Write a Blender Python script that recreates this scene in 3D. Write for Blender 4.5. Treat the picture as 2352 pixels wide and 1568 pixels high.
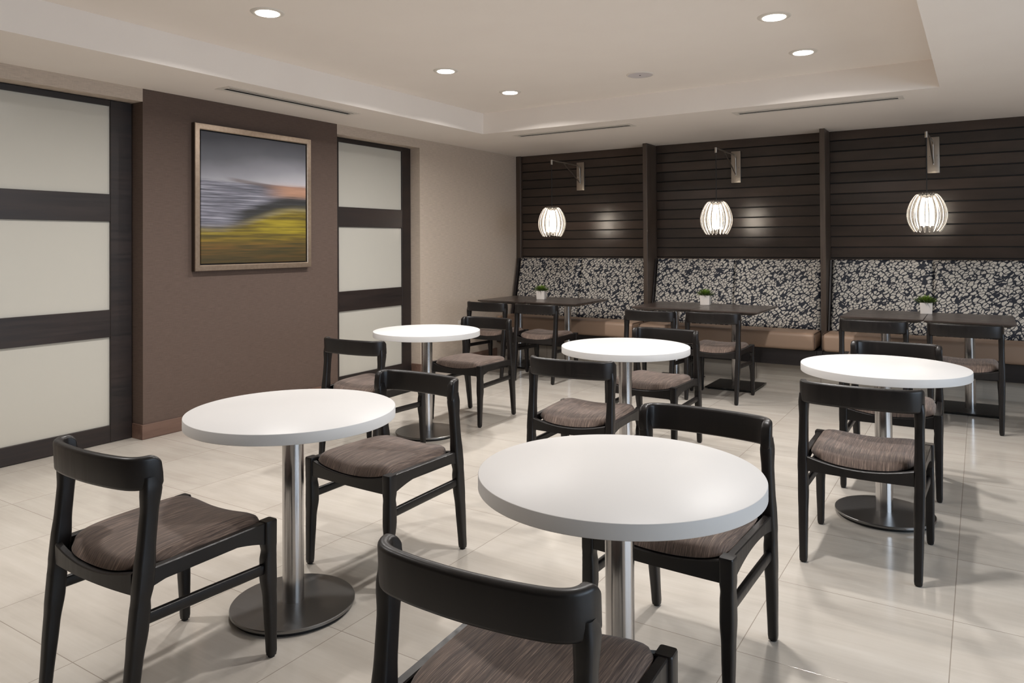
import bpy, bmesh, math, random
from mathutils import Vector, Matrix
R = math.radians
PI = math.pi
for o in list(bpy.data.objects):
    bpy.data.objects.remove(o, do_unlink=True)
SC = bpy.context.scene
COL = SC.collection

# ---------------------------------------------------------------- camera
# world: x to the right along the panelled back wall (y = 0), left wall x = 0, z up, metres
CAM = Vector((4.9355, -7.8974, 1.3463))
F_PX, CY_PX, YAW, PITCH, ROLL = 1692.19, 543.95, 0.56640, 0.00983, -0.00571
fw = Vector((-math.sin(YAW)*math.cos(PITCH), math.cos(YAW)*math.cos(PITCH), math.sin(PITCH)))
r0 = Vector((math.cos(YAW), math.sin(YAW), 0))
u0 = r0.cross(fw)
cr = r0*math.cos(ROLL) + u0*math.sin(ROLL)
cu = -r0*math.sin(ROLL) + u0*math.cos(ROLL)
cam_data = bpy.data.cameras.new('camera')
cam = bpy.data.objects.new('camera', cam_data)
COL.objects.link(cam)
cam.matrix_world = Matrix(((cr.x, cu.x, -fw.x, CAM.x), (cr.y, cu.y, -fw.y, CAM.y), (cr.z, cu.z, -fw.z, CAM.z), (0, 0, 0, 1)))
cam_data.sensor_fit = 'HORIZONTAL'
cam_data.sensor_width = 36.0
cam_data.lens = F_PX/2352*36
cam_data.shift_y = -(784-CY_PX)/2352
cam_data.clip_start = 0.05
SC.camera = cam

# ---------------------------------------------------------------- world, exposure, main lights
W = bpy.data.worlds.new('world')
SC.world = W
W.use_nodes = True
W.node_tree.nodes['Background'].inputs[0].default_value = (0.62, 0.78, 1.0, 1)
W.node_tree.nodes['Background'].inputs[1].default_value = 1.0
SC.view_settings.view_transform = 'Standard'
SC.view_settings.look = 'None'
SC.view_settings.gamma = 1.0
SC.view_settings.use_curve_mapping = False
SC.view_settings.exposure = 0.08
SC.cycles.use_denoising = True
SC.cycles.max_bounces = 8
SC.cycles.diffuse_bounces = 5
SC.cycles.glossy_bounces = 4
SC.cycles.transmission_bounces = 8
SC.cycles.sample_clamp_indirect = 6.0
SC.cycles.caustics_reflective = False
SC.cycles.caustics_refractive = False

H = 2.449          # soffit height
HT = 2.655         # tray ceiling height
TX0, TX1, TY0, TY1 = 0.745, 4.70, -7.70, -1.83      # tray opening
RX1, RY0 = 9.0, -11.5                              # far right and rear limits of the room

def area(name, loc, size, power, color, rot=(0, 0, 0), shape='DISK', size_y=None, spread=PI):
    d = bpy.data.lights.new(name, 'AREA')
    d.shape = shape
    d.size = size
    if size_y: d.size_y = size_y
    d.energy = power
    d.color = color
    d.spread = spread
    o = bpy.data.objects.new(name, d)
    o.location = loc
    o.rotation_euler = rot
    COL.objects.link(o)
    return o

DOWN_W = 22.0
WARM = (1.0, 0.965, 0.935)
DOWN_SEEN = [(1.57, -5.15), (1.55, -3.49), (1.53, -2.56), (3.94, -3.49), (3.92, -2.56)]
for x, y in DOWN_SEEN:
    area('downlight_lamp', (x, y, HT-0.011), 0.126, DOWN_W, WARM, spread=R(158))
# unseen downlights: one continues the grid, one added to brighten the left side
for x, y, z in [(3.94, -5.15, HT), (1.57, -6.95, HT)]:
    area('downlight_lamp', (x, y, z-0.011), 0.126, DOWN_W, WARM, spread=R(158))
# daylight through the window in the right-hand wall (out of the picture)
area('window_daylight', (RX1+0.02, -5.6, 1.45), 5.2, 120.0, (0.72, 0.85, 1.0), (0, R(90), 0), 'RECTANGLE', 1.7).rotation_euler = (R(90), 0, R(90))

# ---------------------------------------------------------------- materials
def lin(c):
    return tuple(((v/255)/12.92 if v/255 <= 0.04045 else ((v/255+0.055)/1.055)**2.4) for v in c) + (1.0,)

class NT:
    """thin node-tree writer"""
    def __init__(s, name):
        s.m = bpy.data.materials.new(name)
        s.m.use_nodes = True
        s.t = s.m.node_tree
        s.b = s.t.nodes['Principled BSDF']
    def node(s, t, **kw):
        n = s.t.nodes.new(t)
        for k, v in kw.items(): setattr(n, k, v)
        return n
    def put(s, sock, v):
        if hasattr(v, 'is_linked') or isinstance(v, bpy.types.NodeSocket):
            s.t.links.new(v, sock)
        else:
            sock.default_value = v
    def math(s, op, a, b=0.0, c=0.0, clamp=False):
        n = s.node('ShaderNodeMath', operation=op, use_clamp=clamp)
        s.put(n.inputs[0], a); s.put(n.inputs[1], b); s.put(n.inputs[2], c)
        return n.outputs[0]
    def vec(s, op, a, b=(0, 0, 0), scale=None):
        n = s.node('ShaderNodeVectorMath', operation=op)
        s.put(n.inputs[0], a); s.put(n.inputs[1], b)
        if scale is not None: s.put(n.inputs['Scale'], scale)
        return n.outputs[0]
    def sep(s, v):
        n = s.node('ShaderNodeSeparateXYZ'); s.put(n.inputs[0], v); return n.outputs
    def comb(s, x, y, z=0.0):
        n = s.node('ShaderNodeCombineXYZ')
        for i, v in enumerate((x, y, z)): s.put(n.inputs[i], v)
        return n.outputs[0]
    def coord(s, kind='Object'):
        return s.node('ShaderNodeTexCoord').outputs[kind]
    def pos(s):
        return s.node('ShaderNodeNewGeometry').outputs['Position']
    def noise(s, v, scale=5.0, detail=2.0, rough=0.5, out='Fac'):
        n = s.node('ShaderNodeTexNoise')
        s.put(n.inputs['Vector'], v)
        n.inputs['Scale'].default_value = scale
        n.inputs['Detail'].default_value = detail
        n.inputs['Roughness'].default_value = rough
        return n.outputs[out]
    def white(s, v):
        n = s.node('ShaderNodeTexWhiteNoise'); s.put(n.inputs['Vector'], v); return n.outputs['Value']
    def mix(s, f, a, b):
        n = s.node('ShaderNodeMix', data_type='RGBA')
        s.put(n.inputs[0], f); s.put(n.inputs[6], a); s.put(n.inputs[7], b)
        return n.outputs[2]
    def smooth(s, v, lo, hi, a=0.0, b=1.0):
        n = s.node('ShaderNodeMapRange', interpolation_type='SMOOTHSTEP')
        s.put(n.inputs[0], v); s.put(n.inputs[1], lo); s.put(n.inputs[2], hi); s.put(n.inputs[3], a); s.put(n.inputs[4], b)
        return n.outputs[0]
    def range(s, v, lo, hi, a=0.0, b=1.0):
        n = s.node('ShaderNodeMapRange')
        s.put(n.inputs[0], v); s.put(n.inputs[1], lo); s.put(n.inputs[2], hi); s.put(n.inputs[3], a); s.put(n.inputs[4], b)
        return n.outputs[0]
    def ramp(s, f, stops, interp='LINEAR'):
        n = s.node('ShaderNodeValToRGB')
        n.color_ramp.interpolation = interp
        e = n.color_ramp.elements
        while len(e) < len(stops): e.new(0.5)
        for i, (p, c) in enumerate(stops):
            e[i].position = p; e[i].color = c
        s.put(n.inputs[0], f)
        return n.outputs[0]
    def bump(s, h, strength=0.2, dist=0.002):
        n = s.node('ShaderNodeBump')
        n.inputs['Strength'].default_value = strength
        n.inputs['Distance'].default_value = dist
        s.put(n.inputs['Height'], h)
        s.t.links.new(n.outputs[0], s.b.inputs['Normal'])
    def set(s, **kw):
        for k, v in kw.items():
            s.put(s.b.inputs[k.replace('_', ' ')], v)
        return s

def plain(name, c, rough=0.5, metal=0.0, **kw):
    n = NT(name)
    n.set(Base_Color=lin(c), Roughness=rough, Metallic=metal, **kw)
    return n.m

M = {}
# ceiling paint
n = NT('ceiling_paint')
v = n.noise(n.pos(), 3.0, 2)
n.set(Base_Color=n.mix(v, lin((240, 232, 225)), lin((244, 237, 230))), Roughness=0.9)
M['ceiling'] = n.m
# grasscloth wall coverings: fine horizontal threads
def grasscloth(name, c1, c2):
    n = NT(name)
    p = n.sep(n.pos())
    a = n.noise(n.comb(n.math('MULTIPLY', p[0], 14), n.math('MULTIPLY', p[1], 14), n.math('MULTIPLY', p[2], 420)), 1.0, 3, 0.6)
    b = n.noise(n.comb(n.math('MULTIPLY', p[0], 300), n.math('MULTIPLY', p[1], 300), n.math('MULTIPLY', p[2], 25)), 1.0, 2)
    f = n.math('ADD', n.math('MULTIPLY', a, 0.75), n.math('MULTIPLY', b, 0.25))
    n.set(Base_Color=n.mix(n.smooth(f, 0.35, 0.65), lin(c1), lin(c2)), Roughness=0.8)
    n.bump(f, 0.15, 0.001)
    return n.m
M['beige'] = grasscloth('beige_grasscloth', (180, 166, 152), (201, 186, 171))
M['brown'] = grasscloth('brown_grasscloth', (84, 69, 61), (97, 80, 71))
M['offwall'] = plain('painted_wall', (128, 120, 112), 0.85)
# floor tiles: 0.6 m square porcelain
n = NT('porcelain_tile')
p = n.sep(n.pos())
T = 0.6
tx = n.math('DIVIDE', n.math('SUBTRACT', p[0], 4.84-12*T), T)
ty = n.math('DIVIDE', n.math('SUBTRACT', p[1], -4.24-30*T), T)
ix, iy = n.math('FLOOR', tx), n.math('FLOOR', ty)
fx, fy = n.math('FRACT', tx), n.math('FRACT', ty)
ex = n.math('MINIMUM', fx, n.math('SUBTRACT', 1.0, fx))
ey = n.math('MINIMUM', fy, n.math('SUBTRACT', 1.0, fy))
e = n.math('MINIMUM', ex, ey)
joint = n.smooth(e, 0.0014, 0.0032, 1.0, 0.0)
rnd = n.white(n.comb(ix, iy, 3.0))
sh = n.math('MULTIPLY', rnd, 40.0)
s1 = n.noise(n.comb(n.math('ADD', n.math('MULTIPLY', p[0], 1.2), sh), n.math('MULTIPLY', p[1], 9.0), sh), 1.0, 4, 0.6)
s2 = n.noise(n.comb(n.math('MULTIPLY', p[0], 3), n.math('MULTIPLY', p[1], 60.0), sh), 1.0, 3, 0.55)
s3 = n.noise(n.pos(), 2.6, 4, 0.6)
f = n.math('ADD', n.math('MULTIPLY', s1, 0.5), n.math('ADD', n.math('MULTIPLY', s2, 0.2), n.math('MULTIPLY', s3, 0.3)))
base = n.ramp(f, [(0.30, lin((184, 176, 166))), (0.5, lin((199, 192, 182))), (0.68, lin((208, 202, 193)))])
tone = n.math('ADD', 0.965, n.math('MULTIPLY', rnd, 0.05))
base = n.mix(1.0, base, base)
hsv = n.node('ShaderNodeHueSaturation'); n.put(hsv.inputs['Value'], tone); n.put(hsv.inputs['Color'], base)
n.set(Base_Color=n.mix(joint, hsv.outputs[0], lin((152, 142, 131))), Roughness=n.range(s3, 0.3, 0.7, 0.11, 0.19), IOR=1.5)
n.bump(n.math('SUBTRACT', 1.0, joint), 0.25, 0.001)
M['floor'] = n.m
# plinth tile under the benches
n = NT('plinth_tile')
p = n.sep(n.pos())
s1 = n.noise(n.comb(n.math('MULTIPLY', p[0], 2.0), 0.0, n.math('MULTIPLY', p[2], 60)), 1.0, 3)
fx = n.math('FRACT', n.math('DIVIDE', n.math('SUBTRACT', p[0], 3.04-6.0), 0.6))
j = n.smooth(n.math('MINIMUM', fx, n.math('SUBTRACT', 1.0, fx)), 0.002, 0.005, 1.0, 0.0)
n.set(Base_Color=n.mix(j, n.mix(s1, lin((168, 160, 150)), lin((190, 183, 172))), lin((120, 110, 100))), Roughness=0.3)
M['plinth'] = n.m
# dark stained wood; axis = grain direction (0 x, 1 y, 2 z), object or world coordinates
def wood(name, c1, c2, axis, rough=0.35, k=1.0, world=True, coat=0.0, rvar=0.06):
    n = NT(name)
    p = n.sep(n.pos() if world else n.coord('Object'))
    sc = [55*k, 55*k, 55*k]; sc[axis] = 2.5*k
    a = n.noise(n.comb(*[n.math('MULTIPLY', p[i], sc[i]) for i in range(3)]), 1.0, 4, 0.6)
    sc2 = [7*k, 7*k, 7*k]; sc2[axis] = 1.2*k
    b = n.noise(n.comb(*[n.math('MULTIPLY', p[i], sc2[i]) for i in range(3)]), 1.0, 3, 0.5)
    f = n.math('ADD', n.math('MULTIPLY', a, 0.45), n.math('MULTIPLY', b, 0.55))
    n.set(Base_Color=n.mix(n.smooth(f, 0.32, 0.68), lin(c1), lin(c2)), Roughness=n.range(a, 0.3, 0.7, rough-rvar, rough+rvar))
    if coat: n.set(Coat_Weight=coat, Coat_Roughness=0.2)
    n.bump(a, 0.06, 0.001)
    return n.m
M['door_wood'] = wood('espresso_door_wood', (30, 26, 26), (46, 36, 33), 1, 0.42)
M['trim_wood'] = wood('dark_panel_wood', (64, 54, 47), (84, 72, 63), 2, 0.38)
M['base_wood'] = wood('brown_baseboard_wood', (92, 70, 60), (122, 96, 84), 1, 0.45)
M['bench_wood'] = wood('black_bench_panel', (30, 27, 28), (42, 37, 38), 0, 0.4)
M['table_wood'] = wood('dark_table_veneer', (52, 44, 41), (74, 63, 58), 0, 0.3, coat=0.15)
M['chair_wood'] = _cw = wood('ebonised_chair_wood', (16, 14, 14), (26, 22, 21), 2, 0.38, k=1.2, world=False, coat=0.0)
_cw.node_tree.nodes['Principled BSDF'].inputs['Specular IOR Level'].default_value = 0.4
# back wall planks
Z0, PITCHZ = 1.196, 0.1058
n = NT('wall_plank')
p = n.sep(n.pos())
iz = n.math('FLOOR', n.math('DIVIDE', n.math('SUBTRACT', p[2], Z0), PITCHZ))
bay = n.math('FLOOR', n.math('DIVIDE', p[0], 1.825))
rnd = n.white(n.comb(iz, bay, 1.0))
sh = n.math('MULTIPLY', rnd, 31.0)
a = n.noise(n.comb(n.math('ADD', n.math('MULTIPLY', p[0], 3.0), sh), sh, n.math('MULTIPLY', p[2], 150)), 1.0, 4, 0.6)
b = n.noise(n.comb(n.math('ADD', n.math('MULTIPLY', p[0], 2.2), sh), sh, n.math('MULTIPLY', p[2], 9)), 1.0, 3, 0.5)
f = n.math('ADD', n.math('MULTIPLY', a, 0.10), n.math('ADD', n.math('MULTIPLY', b, 0.5), n.math('MULTIPLY', rnd, 0.42)))
n.set(Base_Color=n.ramp(f, [(0.3, lin((47, 40, 36))), (0.55, lin((60, 50, 44))), (0.8, lin((75, 61, 53)))]), Roughness=0.25)
M['plank'] = n.m
M['black'] = plain('matte_black', (14, 13, 13), 0.7)
M['rubber'] = plain('black_rubber', (18, 18, 19), 0.6)
# back-painted white glass
n = NT('frosted_door_glass')
n.set(Base_Color=lin((192, 189, 180)), Roughness=0.2, IOR=1.42, Coat_Weight=0.0)
M['door_glass'] = n.m
# white laminate
M['white_top'] = plain('white_laminate', (214, 213, 212), 0.38, Specular_IOR_Level=0.14)
# brushed steels
def brushed(name, c, rough, axis, amp=0.12):
    n = NT(name)
    p = n.sep(n.coord('Object'))
    sc = [260, 260, 260]; sc[axis] = 2.0
    a = n.noise(n.comb(*[n.math('MULTIPLY', p[i], sc[i]) for i in range(3)]), 1.0, 3)
    n.set(Base_Color=lin(c), Metallic=1.0, Roughness=n.range(a, 0.3, 0.7, rough-amp/2, rough+amp/2))
    return n.m
M['steel'] = brushed('brushed_steel_pole', (190, 188, 187), 0.2, 2)
M['base_steel'] = brushed('dark_brushed_base', (136, 135, 134), 0.32, 0, 0.04)
M['nickel'] = brushed('satin_nickel', (178, 170, 160), 0.34, 2)
M['base_black'] = plain('black_powder_coat', (22, 22, 22), 0.35, 0.0)
# striated seat fabric, threads run front to back
n = NT('brown_striated_fabric')
p = n.sep(n.coord('Object'))
a = n.noise(n.comb(n.math('MULTIPLY', p[0], 480), n.math('MULTIPLY', p[1], 10), n.math('MULTIPLY', p[2], 20)), 1.0, 3, 0.7)
b = n.noise(n.comb(n.math('MULTIPLY', p[0], 110), n.math('MULTIPLY', p[1], 6), 0.0), 1.0, 2)
f = n.math('ADD', n.math('MULTIPLY', a, 0.8), n.math('MULTIPLY', b, 0.2))
n.set(Base_Color=n.ramp(f, [(0.36, lin((52, 40, 35))), (0.48, lin((85, 69, 60))), (0.58, lin((110, 92, 81))), (0.70, lin((160, 139, 123)))]), Roughness=0.75)
n.set(Sheen_Weight=0.15, Sheen_Roughness=0.5)
n.bump(a, 0.35, 0.0012)
M['seat'] = n.m
# taupe vinyl
n = NT('taupe_vinyl')
v = n.noise(n.coord('Object'), 160.0, 2)
n.set(Base_Color=lin((160, 135, 116)), Roughness=0.42)
n.bump(v, 0.08, 0.0006)
M['vinyl'] = n.m
M['piping'] = plain('vinyl_piping', (92, 74, 62), 0.45)
# floral upholstery: navy line work on off-white, a lattice of five-petal flowers among leaf shapes
n = NT('navy_floral_upholstery')
uv = n.coord('UV')
U = n.sep(uv)
PX, PY = 0.163, 0.185
py = n.math('DIVIDE', U[1], PY)
row = n.math('FLOOR', py)
px = n.math('ADD', n.math('DIVIDE', U[0], PX), n.math('MULTIPLY', row, 0.5))
qx = n.math('MULTIPLY', n.math('SUBTRACT', n.math('FRACT', px), 0.5), PX)
qy = n.math('MULTIPLY', n.math('SUBTRACT', n.math('FRACT', py), 0.5), PY)
rad = n.math('SQRT', n.math('ADD', n.math('MULTIPLY', qx, qx), n.math('MULTIPLY', qy, qy)))
ang = n.math('ADD', n.math('ARCTAN2', qy, qx), 20.3)
seg = 2*PI/5
al = n.math('SUBTRACT', n.math('MODULO', ang, seg), seg/2)
pa = n.math('MULTIPLY', rad, n.math('COSINE', al))
pp = n.math('MULTIPLY', rad, n.math('SINE', al))
dx_ = n.math('DIVIDE', n.math('SUBTRACT', pa, 0.0225), 0.0165)
dy_ = n.math('DIVIDE', pp, 0.0125)
pet = n.math('SQRT', n.math('ADD', n.math('MULTIPLY', dx_, dx_), n.math('MULTIPLY', dy_, dy_)))
petal_white = n.smooth(pet, 0.76, 0.88, 1.0, 0.0)
in_flower = n.smooth(pet, 1.06, 1.14, 1.0, 0.0)
wob = n.noise(uv, 13.0, 1, out='Color')
wv = n.vec('ADD', uv, n.vec('SCALE', n.vec('SUBTRACT', wob, (0.5, 0.5, 0.5)), scale=0.032))
wob2 = n.noise(uv, 31.0, 1, out='Color')
wv = n.vec('ADD', wv, n.vec('SCALE', n.vec('SUBTRACT', wob2, (0.5, 0.5, 0.5)), scale=0.022))
ws = n.sep(wv)
ca, sa = math.cos(R(38)), math.sin(R(38))
lx = n.math('ADD', n.math('MULTIPLY', ws[0], ca), n.math('MULTIPLY', ws[1], sa))
ly = n.math('SUBTRACT', n.math('MULTIPLY', ws[1], ca), n.math('MULTIPLY', ws[0], sa))
vo = n.node('ShaderNodeTexVoronoi', feature='DISTANCE_TO_EDGE')
n.put(vo.inputs['Vector'], n.comb(n.math('MULTIPLY', lx, 21.0), n.math('MULTIPLY', ly, 40.0), 0.0))
vo.inputs['Scale'].default_value = 1.0
vo.inputs['Randomness'].default_value = 0.62
vf = n.node('ShaderNodeTexVoronoi', feature='F1')
n.t.links.new(vo.inputs['Vector'].links[0].from_socket, vf.inputs['Vector'])
vf.inputs['Scale'].default_value = 1.0
vf.inputs['Randomness'].default_value = 0.62
leaf = n.math('MULTIPLY', n.smooth(vo.outputs['Distance'], 0.085, 0.12), n.smooth(vf.outputs['Distance'], 0.70, 0.62))
pat = n.math('ADD', n.math('MULTIPLY', in_flower, petal_white), n.math('MULTIPLY', n.math('SUBTRACT', 1.0, in_flower), leaf), clamp=True)
n.set(Base_Color=n.mix(pat, lin((18, 24, 38)), lin((186, 181, 173))), Roughness=0.7)
M['floral'] = n.m
# abstract landscape print, blurred sideways
n = NT('landscape_canvas')
U = n.sep(n.coord('UV'))
u_, v_ = U[0], U[1]
st = n.noise(n.comb(n.math('MULTIPLY', u_, 2.2), n.math('MULTIPLY', v_, 70.0), 0.3), 1.0, 3, 0.6)
st2 = n.noise(n.comb(n.math('MULTIPLY', u_, 1.5), n.math('MULTIPLY', v_, 26.0), 5.3), 1.0, 3, 0.6)
cl = n.noise(n.comb(n.math('MULTIPLY', u_, 1.6), n.math('MULTIPLY', v_, 3.2), 1.7), 1.0, 3, 0.5)
g = n.math('ADD', v_, n.math('ADD', n.math('MULTIPLY', u_, -0.10), n.math('MULTIPLY', n.math('SUBTRACT', cl, 0.5), 0.16)))
sky = n.ramp(g, [(0.52, lin((196, 194, 200))), (0.66, lin((150, 150, 158))), (0.80, lin((98, 99, 106))), (0.96, lin((66, 67, 74)))])
water = n.ramp(n.math('ADD', n.math('MULTIPLY', st, 0.8), n.math('MULTIPLY', st2, 0.2)), [(0.36, lin((70, 71, 80))), (0.50, lin((112, 112, 124))), (0.62, lin((152, 152, 164))), (0.72, lin((205, 204, 210)))])
gold = n.ramp(n.math('ADD', n.math('MULTIPLY', st2, 0.7), n.math('MULTIPLY', st, 0.3)), [(0.34, lin((58, 56, 16))), (0.46, lin((104, 88, 18))), (0.56, lin((140, 124, 22))), (0.70, lin((176, 156, 40)))])
low = n.ramp(n.math('ADD', n.math('MULTIPLY', st, 0.6), n.math('MULTIPLY', st2, 0.4)), [(0.36, lin((50, 48, 18))), (0.5, lin((84, 66, 22))), (0.64, lin((116, 80, 28)))])
land = n.mix(n.smooth(v_, 0.12, 0.26), low, gold)
land = n.mix(n.math('MULTIPLY', n.smooth(v_, 0.14, 0.02), 0.6), land, lin((44, 38, 10)))
jit = n.math('MULTIPLY', n.math('SUBTRACT', st, 0.5), 0.05)
vj = n.math('ADD', v_, jit)
hill = n.math('ADD', 0.265, n.math('MULTIPLY', n.smooth(u_, 0.10, 0.90), 0.17))
img = n.mix(n.smooth(n.math('SUBTRACT', vj, 0.635), 0.012, -0.012), sky, water)
# brown headland on the horizon, warm shore at the right
head = n.math('MULTIPLY', n.smooth(n.math('ABSOLUTE', n.math('SUBTRACT', v_, n.math('SUBTRACT', 0.675, n.math('MULTIPLY', u_, 0.085)))), 0.022, 0.004), n.math('MULTIPLY', n.smooth(u_, 0.18, 0.34), n.smooth(u_, 0.85, 0.55)))
img = n.mix(n.math('MULTIPLY', head, 0.6), img, lin((92, 74, 68)))
warm_f = n.math('MULTIPLY', n.smooth(n.math('ABSOLUTE', n.math('SUBTRACT', vj, 0.585)), 0.085, 0.02), n.smooth(u_, 0.5, 0.86))
img = n.mix(n.math('MULTIPLY', warm_f, 0.9), img, n.mix(st2, lin((150, 104, 80)), lin((218, 170, 138))))
dark_f = n.smooth(n.math('ABSOLUTE', n.math('SUBTRACT', vj, n.math('ADD', hill, 0.055))), 0.085, 0.02)
dark_f = n.math('MULTIPLY', dark_f, n.smooth(u_, 0.16, 0.42))
img = n.mix(n.math('MULTIPLY', dark_f, 0.92), img, lin((26, 27, 24)))
img = n.mix(n.smooth(n.math('SUBTRACT', vj, hill), 0.05, -0.045), img, land)
n.set(Base_Color=img, Roughness=0.6)
M['canvas'] = n.m
n = NT('champagne_frame')
p = n.sep(n.coord('Object'))
a = n.noise(n.comb(n.math('MULTIPLY', p[0], 60), n.math('MULTIPLY', p[1], 40), n.math('MULTIPLY', p[2], 40)), 1.0, 3)
n.set(Base_Color=n.mix(a, lin((158, 140, 124)), lin((190, 173, 156))), Metallic=0.9, Roughness=0.33)
M['frame'] = n.m
M['frame_side'] = plain('dark_frame_side', (58, 48, 42), 0.4, 0.3)
# lamp parts
n = NT('lit_opal_glass')
n.set(Base_Color=lin((250, 246, 240)), Roughness=0.4, Emission_Color=(1.0, 0.89, 0.76, 1), Emission_Strength=26.0)
M['opal'] = n.m
n = NT('clear_ribbed_glass')
n.set(Base_Color=lin((252, 248, 242)), Roughness=0.08, IOR=1.45, Transmission_Weight=0.9)
M['ribs'] = n.m
n = NT('downlight_lens')
n.set(Base_Color=lin((250, 248, 245)), Roughness=0.5, Emission_Color=(1.0, 0.95, 0.88, 1), Emission_Strength=8.0)
M['lens'] = n.m
M['white_trim'] = plain('white_enamel', (222, 216, 208), 0.5)
M['grille'] = plain('speaker_grille', (206, 200, 202), 0.7)
M['slot_lit'] = plain('lit_slot_face', (104, 98, 92), 0.8)  # lighter grey painted for the lit inner face of the vent slot
M['slot'] = plain('dark_slot', (10, 10, 10), 0.8)
M['pot'] = plain('white_ceramic', (226, 218, 210), 0.45)
M['soil'] = plain('dark_moss', (34, 38, 16), 0.9)
n = NT('succulent_leaf')
p = n.sep(n.coord('Object'))
a = n.noise(n.coord('Object'), 60.0, 2)
n.set(Base_Color=n.mix(n.math('ADD', n.range(p[2], 0.09, 0.165, 0.0, 0.7), n.math('MULTIPLY', a, 0.3)), lin((36, 62, 14)), lin((120, 148, 52))), Roughness=0.5)
M['leaf'] = n.m
M['outlet'] = plain('outlet_plastic', (206, 198, 188), 0.4)
M['outlet_slot'] = plain('outlet_slot', (70, 66, 62), 0.5)
M['cord'] = plain('black_cord', (12, 12, 12), 0.6)
M['glass'] = plain('window_glass', (240, 245, 250), 0.02, Transmission_Weight=1.0)

# ---------------------------------------------------------------- mesh helpers
def link_obj(name, data, parent=None):
    o = bpy.data.objects.new(name, data)
    COL.objects.link(o)
    if parent is not None: o.parent = parent
    return o

def obj(name, bm, mat, parent=None, smooth=None, loc=None):
    bmesh.ops.recalc_face_normals(bm, faces=bm.faces[:])
    me = bpy.data.meshes.new(name)
    bm.to_mesh(me); bm.free()
    mats = mat if isinstance(mat, (list, tuple)) else [mat]
    for m in mats: me.materials.append(m)
    if smooth is not None:
        me.shade_smooth()
        me.set_sharp_from_angle(angle=R(smooth))
    o = link_obj(name, me, parent)
    if loc is not None: o.location = loc
    return o

def thing(name, label, cat, loc=(0, 0, 0), rz=0.0, group=None):
    o = link_obj(name, None)
    o.location = loc
    o.rotation_euler = (0, 0, rz)
    tag(o, label, cat, group)
    return o

def tag(o, label, cat, group=None):
    o['label'] = label; o['category'] = cat
    if group: o['group'] = group
    return o

def struct(o):
    o['kind'] = 'structure'
    return o

def dup(root, loc, rz, label, group=None):
    r = root.copy(); COL.objects.link(r)
    r.location = loc; r.rotation_euler = (0, 0, rz)
    r['label'] = label
    if group: r['group'] = group
    for ch in list(root.children):
        c = ch.copy(); COL.objects.link(c); c.parent = r
        for g in list(ch.children):
            d = g.copy(); COL.objects.link(d); d.parent = c
    return r

def box(bm, lo, hi, bev=0.0, seg=2, mi=0):
    r = bmesh.ops.create_cube(bm, size=1.0)
    vs = r['verts']
    for v in vs:
        v.co = Vector([lo[i] + (v.co[i]+0.5)*(hi[i]-lo[i]) for i in range(3)])
    fs = set(f for v in vs for f in v.link_faces)
    for f in fs: f.material_index = mi
    if bev > 0:
        es = list(set(e for v in vs for e in v.link_edges))
        bmesh.ops.bevel(bm, geom=es, offset=bev, segments=seg, profile=0.5, affect='EDGES')
    return bm

def nb(): return bmesh.new()

def loft(bm, rings, cap=True, closed=True, mi=0):
    vr = [[bm.verts.new(p) for p in r] for r in rings]
    n = len(vr[0])
    for a, b in zip(vr, vr[1:]):
        for i in range(n if closed else n-1):
            j = (i+1) % n
            f = bm.faces.new((a[i], a[j], b[j], b[i])); f.material_index = mi
    if cap:
        f = bm.faces.new(list(reversed(vr[0]))); f.material_index = mi
        f = bm.faces.new(vr[-1]); f.material_index = mi
    return bm

def rrect(w, d, r, n=3):
    """rounded rectangle outline in the plane, counter-clockwise"""
    r = min(r, w/2-1e-4, d/2-1e-4)
    pts = []
    for cx, cy, a0 in ((w/2-r, d/2-r, 0), (-w/2+r, d/2-r, 90), (-w/2+r, -d/2+r, 180), (w/2-r, -d/2+r, 270)):
        for k in range(n+1):
            a = R(a0 + 90*k/n)
            pts.append((cx + r*math.cos(a), cy + r*math.sin(a)))
    return pts

def lathe(bm, prof, seg=48, c=(0, 0), mi=0):
    """profile of (radius, z) from bottom to top; ends on the axis or capped"""
    rings = []
    for r, z in prof:
        rings.append([(c[0]+max(r, 1e-5)*math.cos(2*PI*k/seg), c[1]+max(r, 1e-5)*math.sin(2*PI*k/seg), z) for k in range(seg)])
    return loft(bm, rings, True, True, mi)

def tube(bm, pts, rad, seg=10, mi=0):
    pts = [Vector(p) for p in pts]
    rings = []
    up = Vector((0.3, 0.1, 1)).normalized()
    prev = None
    for i, p in enumerate(pts):
        t = (pts[min(i+1, len(pts)-1)] - pts[max(i-1, 0)]).normalized()
        if prev is None:
            a = t.orthogonal().normalized()
        else:
            a = (prev - t*prev.dot(t)).normalized()
        prev = a
        b = t.cross(a)
        r = rad[i] if isinstance(rad, (list, tuple)) else rad
        rings.append([p + a*r*math.cos(2*PI*k/seg) + b*r*math.sin(2*PI*k/seg) for k in range(seg)])
    return loft(bm, rings, True, True, mi)

def catmull(pts, n=6):
    P = [Vector(p) for p in pts]
    out = []
    for i in range(len(P)-1):
        p0, p1, p2, p3 = P[max(i-1, 0)], P[i], P[i+1], P[min(i+2, len(P)-1)]
        for k in range(n):
            t = k/n
            out.append(0.5*((2*p1) + (p2-p0)*t + (2*p0-5*p1+4*p2-p3)*t*t + (3*p1-p0-3*p2+p3)*t**3))
    out.append(P[-1])
    return out

# ---------------------------------------------------------------- the room
bm = nb(); box(bm, (-0.4, RY0-0.2, -0.1), (RX1+0.2, 0.2, 0.0))
struct(obj('floor', bm, M['floor']))

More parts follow.
